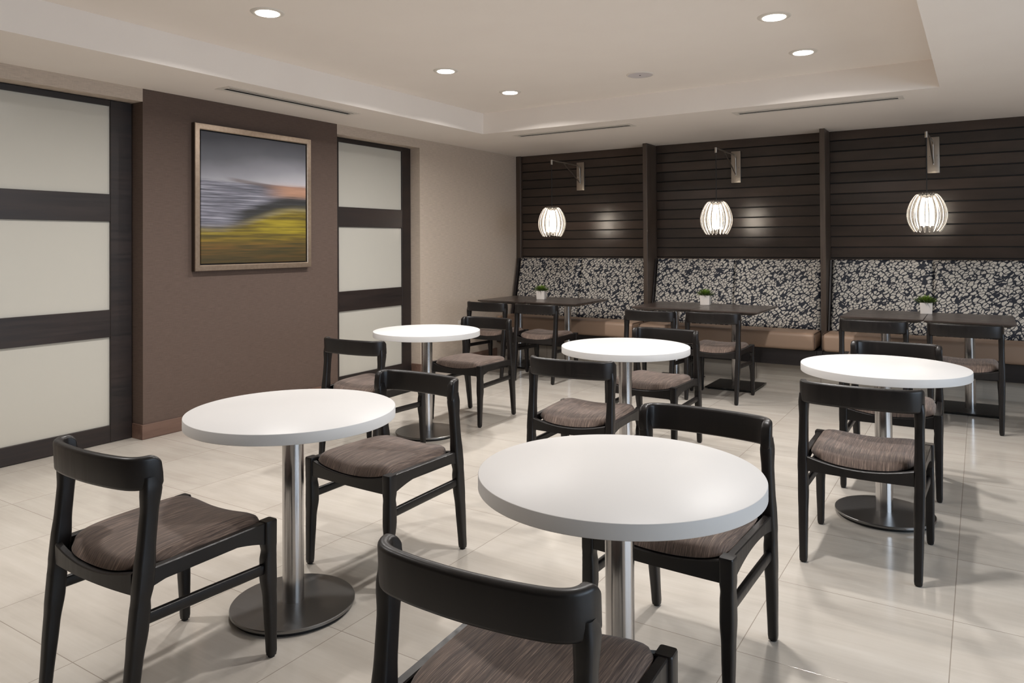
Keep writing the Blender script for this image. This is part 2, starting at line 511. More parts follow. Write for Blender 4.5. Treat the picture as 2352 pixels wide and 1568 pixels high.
# ceiling: soffit ring, tray sides and tray top in one mesh
bm = nb()
for lo, hi in [((-0.4, RY0, H), (TX0, 0.2, H+0.06)), ((TX1, RY0, H), (RX1+0.2, 0.2, H+0.06)),
               ((TX0, TY1, H), (TX1, 0.2, H+0.06)), ((TX0, RY0, H), (TX1, TY0, H+0.06))]:
    box(bm, lo, hi)
for lo, hi in [((TX0-0.05, TY0-0.05, H+0.06), (TX0, TY1+0.05, HT+0.05)), ((TX1, TY0-0.05, H+0.06), (TX1+0.05, TY1+0.05, HT+0.05)),
               ((TX0, TY1, H+0.06), (TX1, TY1+0.05, HT+0.05)), ((TX0, TY0-0.05, H+0.06), (TX1, TY0, HT+0.05))]:
    box(bm, lo, hi)
box(bm, (TX0, TY0, HT), (TX1, TY1, HT+0.05))
struct(obj('ceiling', bm, M['ceiling']))

# left wall with two recesses for the sliding doors
RD = 0.115
D1 = (-6.70, -4.94); PIER = (-4.94, -3.096); D2 = (-3.096, -1.925); HD = 2.358
bm = nb()
box(bm, (-0.35, RY0, 0), (0, D1[0], H))
box(bm, (-0.35, D1[0], HD), (0, D1[1], H))
box(bm, (-0.35, D2[0], HD), (0, D2[1], H))
box(bm, (-0.35, D2[1], 0), (0, 0.0, H))
box(bm, (-0.35, D1[0], 0), (-RD-0.055, D1[1], HD))
box(bm, (-0.35, D2[0], 0), (-RD-0.055, D2[1], HD))
struct(obj('wall_left', bm, M['beige']))
bm = nb(); box(bm, (-0.35, PIER[0], 0), (0.0, PIER[1], H))
struct(obj('wall_pier', bm, M['brown']))

# baseboards
bm = nb()
box(bm, (0, PIER[0]-0.012, 0), (0.013, PIER[1]+0.012, 0.103), 0.003)
box(bm, (-RD, PIER[0]-0.012, 0), (0.0, PIER[0], 0.103), 0.002)
box(bm, (0, D2[1]-0.012, 0), (0.013, -0.5, 0.103), 0.003)
box(bm, (-RD, D2[1]-0.012, 0), (0.0, D2[1], 0.103), 0.002)
struct(obj('baseboard_left', bm, M['base_wood']))

# sliding doors: dark timber frames with white back-painted glass
def door(name, y0, y1, stile_l, stile_r):
    root = link_obj(name, None); struct(root)
    x0, x1 = -RD-0.05, -RD
    rails = [(0.0, 0.119), (0.724, 0.911), (1.518, 1.706), (2.313, 2.352)]
    bm = nb()
    box(bm, (x0, y0, 0.004), (x1, y0+stile_l, 2.352), 0.002, 1)
    box(bm, (x0, y1-stile_r, 0.004), (x1, y1, 2.352), 0.002, 1)
    for z0, z1 in rails:
        box(bm, (x0, y0+stile_l, max(z0, 0.004)), (x1-0.001, y1-stile_r, z1), 0.002, 1)
    obj('door_frame', bm, M['door_wood'], root)
    for a, b in zip(rails, rails[1:]):
        bm = nb(); box(bm, (x0+0.012, y0+stile_l-0.006, a[1]-0.006), (x1-0.016, y1-stile_r+0.006, b[0]+0.006))
        obj('glass_pane', bm, M['door_glass'], root)
    return root
door('door_1', D1[0]+0.006, D1[1]-0.012, 0.15, 0.15)
door('door_2', D2[0]+0.003, D2[1]-0.012, 0.13, 0.135)

# back wall: dark backing with horizontal planks, plain wall beyond the booths
bm = nb()
box(bm, (-0.2, 0.012, 0), (RX1+0.2, 0.2, H), mi=1)
for k in range(-1, 12):
    z0 = Z0 + k*PITCHZ
    z1 = min(z0 + PITCHZ - 0.010, H-0.002)
    if k == 11: z1 = H-0.001
    if z1 - z0 < 0.02: continue
    for x0, x1 in ((0.066, 1.80), (1.85, 3.625), (3.675, 5.45)):
        box(bm, (x0, 0.0, z0+0.0), (x1, 0.014, z1), 0.0025, 1, 0)
struct(obj('wall_back', bm, [M['plank'], M['black']]))
# boarded end strip at the left corner
bm = nb(); box(bm, (0.001, -0.035, 0.33), (0.066, 0.012, H-0.001), 0.002, 1)
struct(obj('trim_1', bm, M['trim_wood']))
bm = nb(); box(bm, (5.5, -0.001, 0), (RX1, 0.012, H))
struct(obj('trim_2', bm, M['beige']))
# tiled plinth beneath the benches
bm = nb(); box(bm, (0.0, -0.395, 0), (5.5, -0.375, 0.172))
struct(obj('baseboard_back', bm, M['plinth']))
# walls out of the picture, with the window that lets the daylight in
WY0, WY1, WZ0, WZ1 = -8.3, -2.9, 0.55, 2.35
bm = nb()
box(bm, (RX1, RY0, 0), (RX1+0.2, WY0, H)); box(bm, (RX1, WY1, 0), (RX1+0.2, 0.2, H))
box(bm, (RX1, WY0, 0), (RX1+0.2, WY1, WZ0)); box(bm, (RX1, WY0, WZ1), (RX1+0.2, WY1, H))
struct(obj('wall_right', bm, M['offwall']))
bm = nb()
for y in (WY0, (WY0+WY1)/2-0.025, WY1-0.05): box(bm, (RX1+0.05, y, WZ0), (RX1+0.11, y+0.05, WZ1))
for z in (WZ0, WZ1-0.05): box(bm, (RX1+0.05, WY0, z), (RX1+0.11, WY1, z+0.05))
win = struct(obj('window_1', bm, M['white_trim']))
bm = nb(); box(bm, (RX1+0.075, WY0+0.04, WZ0+0.04), (RX1+0.085, WY1-0.04, WZ1-0.04)); obj('pane', bm, M['glass'], win)
bm = nb(); box(bm, (-0.4, RY0-0.2, 0), (RX1+0.2, RY0, H))
struct(obj('wall_front', bm, M['offwall']))

# ---------------------------------------------------------------- ceiling fittings
seen = []
LL = ['round recessed downlight nearest the left edge of the ceiling tray, closest to camera',
      'round recessed downlight, second of the left row running back along the tray',
      'round recessed downlight at the far left corner of the ceiling tray',
      'round recessed downlight at upper right, nearer of the right-hand pair',
      'round recessed downlight at the far right of the tray, farther of its pair']
for i, (x, y) in enumerate(DOWN_SEEN):
    if i == 0:
        t = thing('recessed_downlight', LL[0], 'ceiling light', (x, y, HT), 0, 'recessed downlights in the ceiling tray')
        bm = nb()
        lathe(bm, [(0.064, 0.0), (0.064, -0.006), (0.074, -0.008), (0.091, -0.004), (0.0945, 0.0)], 48)
        obj('trim_ring', bm, M['white_trim'], t, 40)
        bm = nb(); lathe(bm, [(0.0, -0.0095), (0.0635, -0.0095), (0.0635, -0.001), (0.0, -0.001)], 40)
        obj('diffuser', bm, M['lens'], t, 40)
        first_dl = t
    else:
        dup(first_dl, (x, y, HT), 0, LL[i])
t = thing('ceiling_speaker', 'round flush grey speaker grille in the middle of the ceiling tray', 'speaker', (2.72, -2.55, HT))
bm = nb(); lathe(bm, [(0.094, 0.0), (0.094, -0.007), (0.102, -0.006), (0.106, 0.0)], 48); obj('trim_ring', bm, M['white_trim'], t, 40)
bm = nb(); lathe(bm, [(0.0, -0.006), (0.0935, -0.006), (0.0935, -0.001), (0.0, -0.001)], 48); obj('grille', bm, M['grille'], t, 40)
bm = nb(); lathe(bm, [(0.0, -0.008), (0.006, -0.008), (0.006, -0.005), (0.0, -0.005)], 12); obj('center_badge', bm, M['slot'], t, 40)

def make_vent(loc, rz, label):
    L, hw = 1.285, 0.08        # +y is the wall side
    t = thing('linear_ceiling_vent', label, 'ceiling vent', loc, rz, 'slot air vents in the soffit')
    bm = nb()
    for y0, y1 in ((-hw, -0.036), (0.042, hw)):
        box(bm, (-L/2, y0, -0.003), (L/2, y1, 0.0), 0.001, 1)
    for x0, x1 in ((-L/2, -L/2+0.038), (L/2-0.038, L/2)):
        box(bm, (x0, -0.036, -0.003), (x1, 0.042, 0.0))
    obj('vent_frame', bm, M['white_trim'], t)
    bm = nb(); box(bm, (-L/2+0.038, -0.006, -0.001), (L/2-0.038, 0.042, 0.0)); obj('vent_slot', bm, M['slot'], t)  # flat black strip stands in for the shaded depth of the slot
    bm = nb(); box(bm, (-L/2+0.038, -0.036, -0.001), (L/2-0.038, -0.006, 0.0)); obj('vent_slot', bm, M['slot_lit'], t)  # flat grey strip stands in for the slot's lit inner face
    bm = nb(); box(bm, (-L/2+0.038, -0.016, -0.003), (L/2-0.038, -0.006, -0.001)); obj('blade', bm, M['white_trim'], t)
    return t
v1 = make_vent((0.487, -4.015, H), R(90), 'long slot air vent in the soffit above the framed picture on the left')
v2 = dup(v1, (1.58, -1.52, H), 0, 'slot air vent in the rear soffit above the far left booth')
v3 = dup(v1, (3.81, -1.565, H), 0, 'slot air vent in the rear soffit at right, above the middle and right booths')

# ---------------------------------------------------------------- picture and outlet on the left wall
PY0, PY1, PZ0, PZ1 = -4.565, -3.445, 1.158, 2.262
t = thing('framed_picture', 'large framed blurred landscape print with yellow field hung on brown wall', 'picture', (0, (PY0+PY1)/2, (PZ0+PZ1)/2))
w2, h2 = (PY1-PY0)/2, (PZ1-PZ0)/2
fwid = 0.045
bm = nb()
outer = [(-w2, -h2), (w2, -h2), (w2, h2), (-w2, h2)]
inner = [(-w2+fwid, -h2+fwid), (w2-fwid, -h2+fwid), (w2-fwid, h2-fwid), (-w2+fwid, h2-fwid)]
prof = [(0, 0.003, 1), (0, 0.040, 1), (0.06, 0.046, 0), (0.85, 0.046, 0), (1.0, 0.041, 0), (1.0, 0.003, 1)]
rings = []
for s, x, m_ in prof:
    rings.append([(x, o[0]+(i[0]-o[0])*s, o[1]+(i[1]-o[1])*s) for o, i in zip(outer, inner)])
vr = [[bm.verts.new(p) for p in r] for r in rings]
for a in range(len(vr)):
    b = (a+1) % len(vr)
    for i in range(4):
        j = (i+1) % 4
        f = bm.faces.new((vr[a][i], vr[a][j], vr[b][j], vr[b][i]))
        f.material_index = 1 if (a == 0 or a == 5) else 0
obj('picture_frame', bm, [M['frame'], M['frame_side']], t)
bm = nb(); box(bm, (0.003, -w2+fwid, -h2+fwid), (0.022, w2-fwid, h2-fwid)); obj('frame_liner', bm, M['black'], t)
bm = nb()
g = 0.010
box(bm, (0.022, -w2+fwid+g, -h2+fwid+g), (0.036, w2-fwid-g, h2-fwid-g))
uvl = bm.loops.layers.uv.new('UVMap')
for f in bm.faces:
    for l in f.loops:
        l[uvl].uv = ((l.vert.co.y + w2-fwid-g)/(2*(w2-fwid-g)), (l.vert.co.z + h2-fwid-g)/(2*(h2-fwid-g)))
obj('canvas', bm, M['canvas'], t)

t = thing('power_outlet', 'small white power outlet low on the left wall near the corner', 'outlet', (0, -1.238, 0.44))
bm = nb(); box(bm, (0.0, -0.036, -0.058), (0.006, 0.036, 0.058), 0.002); obj('cover_plate', bm, M['outlet'], t)
for s in (-1, 1):
    bm = nb(); box(bm, (0.006, -0.017, s*0.021-0.015), (0.0075, 0.017, s*0.021+0.015), 0.0005, 1)
    rc = obj('receptacle', bm, M['outlet'], t)
    bm = nb()
    for yy in (-0.007, 0.007): box(bm, (0.0075, yy-0.0012, s*0.021-0.004), (0.0082, yy+0.0012, s*0.021+0.006))
    obj('contact_slot', bm, M['outlet_slot'], rc)

# ---------------------------------------------------------------- booths
DIV = [(1.80, 1.85), (3.625, 3.675)]
DL = ['tall dark wood booth divider between the left and middle booths', 'tall dark wood booth divider between the middle and right booths']
for (x0, x1), lab in zip(DIV, DL):
    t = thing('booth_divider', lab, 'divider', ((x0+x1)/2, 0, 0), 0, 'booth divider panels')
    bm = nb(); box(bm, (-0.0245, -0.275, 0.0), (0.0245, 0.010, H-0.001), 0.002, 1); obj('panel', bm, M['trim_wood'], t)
    bm = nb(); box(bm, (-0.0245, -0.500, 0.173), (0.0245, -0.275, 0.325)); obj('foot_block', bm, M['bench_wood'], t)

BT, BB = 1.183, 0.478             # backrest top and foot
BYT, BYB = -0.055, -0.215         # front face at the top and foot (leans back)
def backrest_mesh(x0, x1, uoff):
    bm = nb()
    L = math.hypot(BT-BB, BYB-BYT)
    up = Vector((0, BYT-BYB, BT-BB))/L
    out = Vector((0, -(BT-BB), (BYT-BYB)))/L
    NX, NV = 24, 18
    uvl = bm.loops.layers.uv.new('UVMap')
    grid = []
    def puff(s, half, edge=0.03):
        d = half-abs(s)
        if d >= edge: return 1.0
        q = max(0.0, d/edge)
        return math.sqrt(1-(1-q)**2)
    w = x1-x0
    us = [-1+2*i/NX for i in range(NX+1)]
    us = [math.copysign(abs(u)**0.6, u) for u in us]
    vs = [math.copysign(abs(-1+2*i/NV)**0.6, -1+2*i/NV) for i in range(NV+1)]
    vert = []
    for j, v in enumerate(vs):
        rowv = []
        for i, u in enumerate(us):
            x, l = u*w/2, v*L/2
            k = puff(x, w/2, 0.022)*puff(l, L/2, 0.03)
            p = Vector(((x0+x1)/2+x, BYB, BB)) + up*(l+L/2) - out*0.03 + out*0.03*k
            rowv.append((bm.verts.new(p), (x+(x0+x1)/2+uoff, l+L/2)))
        vert.append(rowv)
    uvs = {}
    for rr in vert:
        for vv, uvp in rr: uvs[vv] = uvp
    for j in range(NV):
        for i in range(NX):
            bm.faces.new((vert[j][i][0], vert[j][i+1][0], vert[j+1][i+1][0], vert[j+1][i][0]))
    # back and sides
    ring = [vert[0][i][0] for i in range(NX+1)] + [vert[j][NX][0] for j in range(1, NV+1)] + [vert[NV][i][0] for i in range(NX-1, -1, -1)] + [vert[j][0][0] for j in range(NV-1, 0, -1)]
    back = []
    for v in ring:
        q = bm.verts.new((v.co.x, min(v.co.y+0.02 if v.co.z > BT-0.03 else v.co.y+0.06, -0.003), v.co.z))
        uvs[q] = uvs[v]; back.append(q)
    for i in range(len(ring)):
        j = (i+1) % len(ring)
        bm.faces.new((ring[j], ring[i], back[i], back[j]))
    bm.faces.new(back)
    for f in bm.faces:
        for l in f.loops: l[uvl].uv = uvs[l.vert]
    return bm

def seat_mesh(x0, x1):
    y0, y1, z0, z1 = -0.565, -0.205, 0.327, 0.492
    bm = nb()
    box(bm, (x0, y0, z0), (x1, y1, z1), 0.035, 5)
    for v in bm.verts:      # soft crown, slightly tapered underside at the front
        u = (v.co.x-(x0+x1)/2)/((x1-x0)/2); w = (v.co.y-(y0+y1)/2)/((y1-y0)/2)
        if v.co.z > z1-0.03: v.co.z += 0.006*(1-w*w)
        if v.co.z < z0+0.04 and v.co.y < y0+0.05: v.co.y += 0.012
    return bm

BOOTHS = [(0.004, 1.797, 'left'), (1.853, 3.622, 'middle'), (3.678, 5.447, 'right')]
for x0, x1, which in BOOTHS:
    extra = {'left': 'against the left wall corner', 'middle': 'between the two wood dividers', 'right': 'at the right edge of the picture'}[which]
    t = thing('banquette_bench', 'taupe seat banquette with navy floral backrest %s' % extra, 'bench', ((x0+x1)/2, 0, 0), 0, 'booth benches along the panelled wall')
    c = -(x0+x1)/2
    sh = lambda b: (bmesh.ops.translate(b, verts=b.verts[:], vec=(c, 0, 0)), b)[1]
    bm = nb(); box(bm, (x0, -0.500, 0.173), (x1, -0.012, 0.325), 0.002, 1)
    obj('base', sh(bm), M['bench_wood'], t)
    bm = nb(); box(bm, (x0, -0.205, 0.327), (x1, -0.012, 0.47)); obj('back_support', sh(bm), M['black'], t)
    ins = 0.022
    sx0, sx1 = x0+(0.03 if which == 'left' else 0.004), x1-0.004
    st_ = obj('seat_cushion', sh(seat_mesh(sx0, sx1)), M['vinyl'], t, 50)
    for xe in (sx0+0.004, sx1-0.004):      # corded edge of the seat ends
        if which == 'left' and xe < 0.5: continue
        bm = nb()
        pts = [(xe, -0.21, 0.488), (xe, -0.525, 0.490), (xe, -0.548, 0.482), (xe, -0.560, 0.462), (xe, -0.563, 0.44), (xe, -0.556, 0.36), (xe, -0.545, 0.34)]
        tube(bm, catmull(pts, 3), 0.0045, 6)
        obj('piping', sh(bm), M['piping'], st_, 60)
    mid = (x0+x1)/2
    bx0, bx1 = x0+(0.062 if which == 'left' else 0.02), x1-0.02
    mid = (bx0+bx1)/2
    for a, b in ((bx0, mid-0.001), (mid+0.001, bx1)):
        obj('backrest', sh(backrest_mesh(a, b, {'left': 0.0, 'middle': 0.053, 'right': 0.02}[which])), M['floral'], t, 60)
    # sloped end panel at left wall; dark strips by dividers stand for cushion shadow
    for xe0, xe1 in ((x0+(0.03 if which == 'left' else 0.002), bx0-0.004), (bx1+0.004, x1-0.002)):
        bm = nb()
        prof = [(-0.012, 0.325), (BYB-0.012, 0.325), (BYB-0.012, BB), (BYT-0.004, BT-0.01), (-0.012, BT-0.01)]
        if which == 'left' and xe0 < 0.5: prof = [(-0.036, 0.33), (BYB-0.012, 0.33), (BYB-0.012, BB), (-0.062, BT-0.01), (-0.036, BT-0.01)]
        loft(bm, [[(xe0, y, z) for y, z in prof], [(xe1, y, z) for y, z in prof]])
        obj('end_panel_shade', sh(bm), M['bench_wood'], t)

# wall lamps: nickel bracket, cord, ribbed glass globe with an opal inner shade
def make_lamp(x, label):
    t = thing('wall_lamp', label, 'lamp', (x, 0, 0), 0, 'bracket lamps on the panelled wall')
    AY = -0.72
    bm = nb(); box(bm, (-0.05, -0.022, 1.985), (0.05, 0.0, 2.32), 0.003, 2); bp = obj('backplate', bm, M['nickel'], t, 40)
    for sx in (-0.03, 0.03):
        bm = nb(); lathe(bm, [(0.0, 0.0), (0.006, 0.0), (0.006, 0.004), (0.0, 0.005)], 12)
        for v in bm.verts: v.co = Vector((v.co.x+sx, -0.022-v.co.z, 2.145+v.co.y))
        obj('screw', bm, M['steel'], bp, 40)
    bm = nb()
    el = [(0, -0.034, 2.06), (0, -0.036, 2.20), (0, -0.040, 2.245), (0, -0.058, 2.268), (0, -0.10, 2.276), (0, -0.3, 2.276), (0, -0.55, 2.276), (0, AY, 2.276)]
    tube(bm, catmull(el, 4), 0.0075, 10); obj('arm', bm, M['nickel'], t, 50)
    bm = nb(); tube(bm, [(0, -0.036, 2.075), (0, -0.43, 2.272)], 0.0065, 10); obj('strut', bm, M['nickel'], t, 50)
    bm = nb(); lathe(bm, [(0.0, 2.232), (0.0125, 2.232), (0.0125, 2.284), (0.0, 2.286)], 16, (0, AY)); obj('end_cap', bm, M['nickel'], t, 40)
    bm = nb(); tube(bm, [(0, AY, 2.235), (0, AY, 2.0), (0, AY, 1.745)], 0.0042, 8); obj('cord', bm, M['cord'], t, 50)
    ZT, ZB = 1.755, 1.435
    # clear disc cap and ribs
    bm = nb(); lathe(bm, [(0.0, ZT-0.022), (0.062, ZT-0.020), (0.068, ZT-0.008), (0.060, ZT-0.001), (0.0, ZT)], 32, (0, AY))
    gl = obj('globe', bm, M['ribs'], t, 40)
    prof = [(0.058, ZT-0.006), (0.085, ZT-0.025), (0.115, ZT-0.075), (0.136, ZT-0.135), (0.141, ZT-0.19), (0.132, ZT-0.245), (0.108, ZT-0.295), (0.094, ZT-0.318)]
    NR = 18
    rw = [0.010, 0.0125, 0.0145, 0.0155, 0.0155, 0.0135, 0.010, 0.006]
    dj = random.Random(4)
    for k in range(NR):
        a = 2*PI*(k+0.2)/NR
        bm = nb()
        dz = dj.uniform(-0.010, 0.006)
        path = catmull([(r*math.cos(a), AY+r*math.sin(a), z+(dz if i > 5 else 0)) for i, (r, z) in enumerate(prof)], 3)
        rads = []
        for i in range(len(path)):
            q = i/(len(path)-1)*(len(rw)-1); i0 = min(int(q), len(rw)-2)
            rads.append(rw[i0]+(rw[i0+1]-rw[i0])*(q-i0))
        tube(bm, path, rads, 8)
        obj('glass_rib', bm, M['ribs'], gl, 60)
    bm = nb(); lathe(bm, [(0.0, ZT-0.272), (0.054, ZT-0.270), (0.056, ZT-0.262), (0.050, ZT-0.05), (0.046, ZT-0.04), (0.0, ZT-0.038)], 32, (0, AY))
    obj('opal_shade', bm, M['opal'], t, 40)
    return t
lamp = make_lamp(0.901, 'bracket wall lamp with glowing ribbed glass globe above the left booth')
dup(lamp, (2.75, 0, 0), 0, 'bracket wall lamp with glowing ribbed glass globe above the middle booth')
dup(lamp, (4.573, 0, 0), R(-1.5), 'bracket wall lamp with glowing ribbed glass globe above the right booth')

# ---------------------------------------------------------------- tables
TZ = 0.737
def make_round(x, y, label):
    t = thing('round_table', label, 'table', (x, y, 0), 0, 'white round pedestal tables')
    RR, TH = 0.379, 0.0385
    bm = nb(); lathe(bm, [(0.0, TZ-TH), (RR-0.0015, TZ-TH), (RR, TZ-TH+0.0015), (RR, TZ-0.003), (RR-0.001, TZ-0.001), (RR-0.003, TZ), (0.0, TZ)], 128)
    obj('tabletop', bm, M['white_top'], t, 35)
    bm = nb(); lathe(bm, [(0.0, 0.02), (0.039, 0.02), (0.039, TZ-TH), (0.0, TZ-TH)], 48)
    obj('pole', bm, M['steel'], t, 40)
    bm = nb(); lathe(bm, [(0.0, TZ-TH-0.006), (0.11, TZ-TH-0.006), (0.11, TZ-TH), (0.0, TZ-TH)], 32)
    obj('mounting_plate', bm, M['base_black'], t, 40)
    bm = nb(); lathe(bm, [(0.0, 0.013), (0.2235, 0.013), (0.2245, 0.014), (0.2245, 0.022), (0.2225, 0.0245), (0.0, 0.029)], 96)
    b = obj('base', bm, M['base_steel'], t, 35)
    bm = nb(); lathe(bm, [(0.0, 0.0), (0.214, 0.0), (0.214, 0.013), (0.0, 0.013)], 64)
    obj('base_pad', bm, M['rubber'], b, 40)
    return t
TABS = [(2.7595, -6.0095, 'white round table at front left with steel pole, nearest the picture wall'),
        (4.1098, -6.0697, 'white round table at front center, largest and closest to the camera'),
        (1.5943, -3.7830, 'white round table at back left, farthest of the round tables'),
        (3.1393, -3.8217, 'white round table in the middle of the back row, before the middle booth'),
        (4.5228, -3.8427, 'white round table at back right, in front of the right booth')]
for i, (x, y, lab) in enumerate(TABS):
    if i == 0: rt = make_round(x, y, lab)
    else: dup(rt, (x, y, 0), 0, lab)

def make_square(label):
    t = thing('booth_table', label, 'table', (0, 0, 0), 0, 'dark wood booth tables')
    w, d, th = 0.602, 0.770, 0.032
    bm = nb()
    rings = []
    for ins, z in ((0.045, TZ-th), (0.004, TZ-0.013), (0.0, TZ-0.010), (0.0, TZ-0.002), (0.002, TZ)):
        rings.append([(px_, py_, z) for px_, py_ in rrect(w-2*ins, d-2*ins, 0.006, 2)])
    loft(bm, rings)
    obj('tabletop', bm, M['table_wood'], t, 25)
    bm = nb(); lathe(bm, [(0.0, 0.018), (0.038, 0.018), (0.038, TZ-th), (0.0, TZ-th)], 40); obj('pole', bm, M['steel'], t, 40)
    bm = nb(); box(bm, (-0.10, -0.10, TZ-th-0.008), (0.10, 0.10, TZ-th)); obj('mounting_plate', bm, M['base_black'], t)
    bm = nb(); box(bm, (-0.222, -0.237, 0.010), (0.222, 0.237, 0.020), 0.002, 1); b = obj('base', bm, M['base_black'], t)
    for sx in (-1, 1):
        for sy in (-1, 1):
            bm = nb(); lathe(bm, [(0.0, 0.0), (0.014, 0.0), (0.014, 0.010), (0.0, 0.010)], 16, (sx*0.19, sy*0.205))
            obj('foot_glide', bm, M['rubber'], b, 40)
    return t
SQ = [(0.570, -0.888, 'dark wood booth table of the left booth, nearer the left wall'),
      (1.175, -0.875, 'dark wood booth table of the left booth, nearer the divider'),
      (2.379, -0.880, 'dark wood booth table of the middle booth, left of its pair'),
      (2.987, -0.935, 'dark wood booth table of the middle booth, right of its pair'),
      (4.249, -0.930, 'dark wood booth table of the right booth, left of its pair'),
      (4.855, -0.968, 'dark wood booth table of the right booth, at the right picture edge')]
sq = None
for x, y, lab in SQ:
    if sq is None:
        sq = make_square(lab); sq.location = (x, y, 0)
    else: dup(sq, (x, y, 0), 0, lab)

# ---------------------------------------------------------------- chairs (local +y is the way the sitter faces)
def leg_rings(keys, n=3, sub=4):
    """keys: (z, cx, cy, w, d, r) -> smooth loft"""
    P = [Vector((k[1], k[2], k[0])) for k in keys]
    out = []
    for i in range(len(keys)-1):
        for s in range(sub):
            t = s/sub
            e = t*t*(3-2*t)
            a, b = keys[i], keys[i+1]
            out.append([a[0]+(b[0]-a[0])*t] + [a[k]+(b[k]-a[k])*(e if k >= 3 else t) for k in range(1, 6)])
    out.append(list(keys[-1]))
    rings = []
    for z, cx, cy, w, d, r in out:
        rings.append([(cx+p[0], cy+p[1], z) for p in rrect(w, d, r, n)])
    return rings

def make_chair(label, loc, rz):
    t = thing('dining_chair', label, 'chair', loc, rz, 'black wood chairs with brown striated seats')
    wd = M['chair_wood']
    # saddle cushion
    bm = nb()
    NX, NY = 22, 22
    def pt(u, v, top):
        yc = 0.012; hy = 0.212; hx = 0.2135 - 0.016*(0.5-0.5*v)**2
        ru = math.copysign(abs(u)**0.75, u); rv = math.copysign(abs(v)**0.75, v)
        x = hx*ru*(1-0.085*abs(rv)**9); y = yc+hy*rv*(1-0.085*abs(ru)**9)
        if rv < 0: y -= (0.006+0.026*(1-ru**4))*abs(rv)**1.5*(1-0.5*ru**8)
        zm = 0.420+0.027*(x/0.21)**2
        k = (max(0.0, 1-abs(ru)**6)**0.5)*(max(0.0, 1-abs(rv)**6)**0.5)
        z = zm - 0.004 + (0.046 if top else -0.014)*k + (0.008*(1-ru*ru)*(1-rv*rv) if top else 0)
        return (x, y, z)
    top = [[None]*(NX+1) for _ in range(NY+1)]; bot = [[None]*(NX+1) for _ in range(NY+1)]
    for j in range(NY+1):
        for i in range(NX+1):
            u, v = -1+2*i/NX, -1+2*j/NY
            top[j][i] = bm.verts.new(pt(u, v, True))
            bot[j][i] = top[j][i] if (i in (0, NX) or j in (0, NY)) else bm.verts.new(pt(u, v, False))
    for j in range(NY):
        for i in range(NX):
            bm.faces.new((top[j][i], top[j][i+1], top[j+1][i+1], top[j+1][i]))
            q = (bot[j][i], bot[j+1][i], bot[j+1][i+1], bot[j][i+1])
            bm.faces.new(q)
    obj('seat', bm, M['seat'], t, 70)
    # front legs and rear legs that run up into the back posts
    for s in (-1, 1):
        keys = [(0.006, s*0.2285, 0.2235, 0.026, 0.026, 0.006), (0.02, s*0.2285, 0.2235, 0.030, 0.030, 0.008), (0.20, s*0.2275, 0.2175, 0.037, 0.038, 0.009),
                (0.265, s*0.226, 0.213, 0.042, 0.047, 0.009), (0.325, s*0.226, 0.213, 0.041, 0.046, 0.009), (0.352, s*0.227, 0.215, 0.039, 0.042, 0.009),
                (0.378, s*0.226, 0.213, 0.042, 0.046, 0.008), (0.444, s*0.226, 0.213, 0.042, 0.046, 0.007), (0.449, s*0.226, 0.213, 0.039, 0.043, 0.006)]
        bm = loft(nb(), leg_rings(keys)); lg = obj('leg', bm, wd, t, 50)
        bm = nb(); lathe(bm, [(0.0, 0.0), (0.011, 0.0), (0.011, 0.006), (0.0, 0.006)], 12, (s*0.2285, 0.2235)); obj('foot_glide', bm, M['rubber'], lg, 40)
        keys = [(0.006, s*0.213, -0.258, 0.028, 0.028, 0.006), (0.02, s*0.213, -0.257, 0.031, 0.032, 0.008), (0.20, s*0.216, -0.238, 0.036, 0.042, 0.010),
                (0.275, s*0.217, -0.228, 0.039, 0.050, 0.010), (0.335, s*0.218, -0.222, 0.039, 0.050, 0.010), (0.360, s*0.219, -0.221, 0.038, 0.046, 0.010),
                (0.395, s*0.219, -0.215, 0.041, 0.052, 0.010), (0.445, s*0.219, -0.210, 0.041, 0.052, 0.011), (0.52, s*0.219, -0.203, 0.036, 0.046, 0.011),
                (0.60, s*0.219, -0.195, 0.035, 0.046, 0.011), (0.662, s*0.2195, -0.190, 0.039, 0.056, 0.012), (0.70, s*0.2195, -0.190, 0.032, 0.050, 0.012)]
        bm = loft(nb(), leg_rings(keys)); lg = obj('leg', bm, wd, t, 50)
        bm = nb(); lathe(bm, [(0.0, 0.0), (0.011, 0.0), (0.011, 0.006), (0.0, 0.006)], 12, (s*0.213, -0.258)); obj('foot_glide', bm, M['rubber'], lg, 40)
    # seat frame: dished front and rear rails, arched side rails
    bm = nb()
    for yc, zb, hx in ((0.219, 0.374, 0.207), (-0.226, 0.378, 0.20)):
        rings = []
        for i in range(17):
            x = -hx+2*hx*i/16
            zt = 0.412+0.026*(x/hx)**2
            bow = -0.012*(1-(x/hx)**2) if yc < 0 else 0.004*(1-(x/hx)**2)
            rings.append([(x, yc+bow-0.011, zb), (x, yc+bow+0.011, zb), (x, yc+bow+0.011, zt-0.003), (x, yc+bow+0.008, zt), (x, yc+bow-0.008, zt), (x, yc+bow-0.011, zt-0.003)])
        loft(bm, rings)
    for s in (-1, 1):
        rings = []
        for i in range(21):
            q = i/20
            y = -0.205+0.41*q
            zt = 0.444+0.003*q
            zb = 0.412 - 0.040*max(0.0, (q-0.42)/0.58)**2.2 - 0.022*max(0.0, (0.42-q)/0.42)**2.0
            xc = s*(0.219+0.007*q)
            rings.append([(xc-0.0125, y, zb), (xc+0.0125, y, zb), (xc+0.0125, y, zt-0.003), (xc+0.0095, y, zt), (xc-0.0095, y, zt), (xc-0.0125, y, zt-0.003)])
        loft(bm, rings)
    box(bm, (-0.205, -0.222, 0.388), (0.205, 0.215, 0.402))
    obj('seat_frame', bm, wd, t, 35)
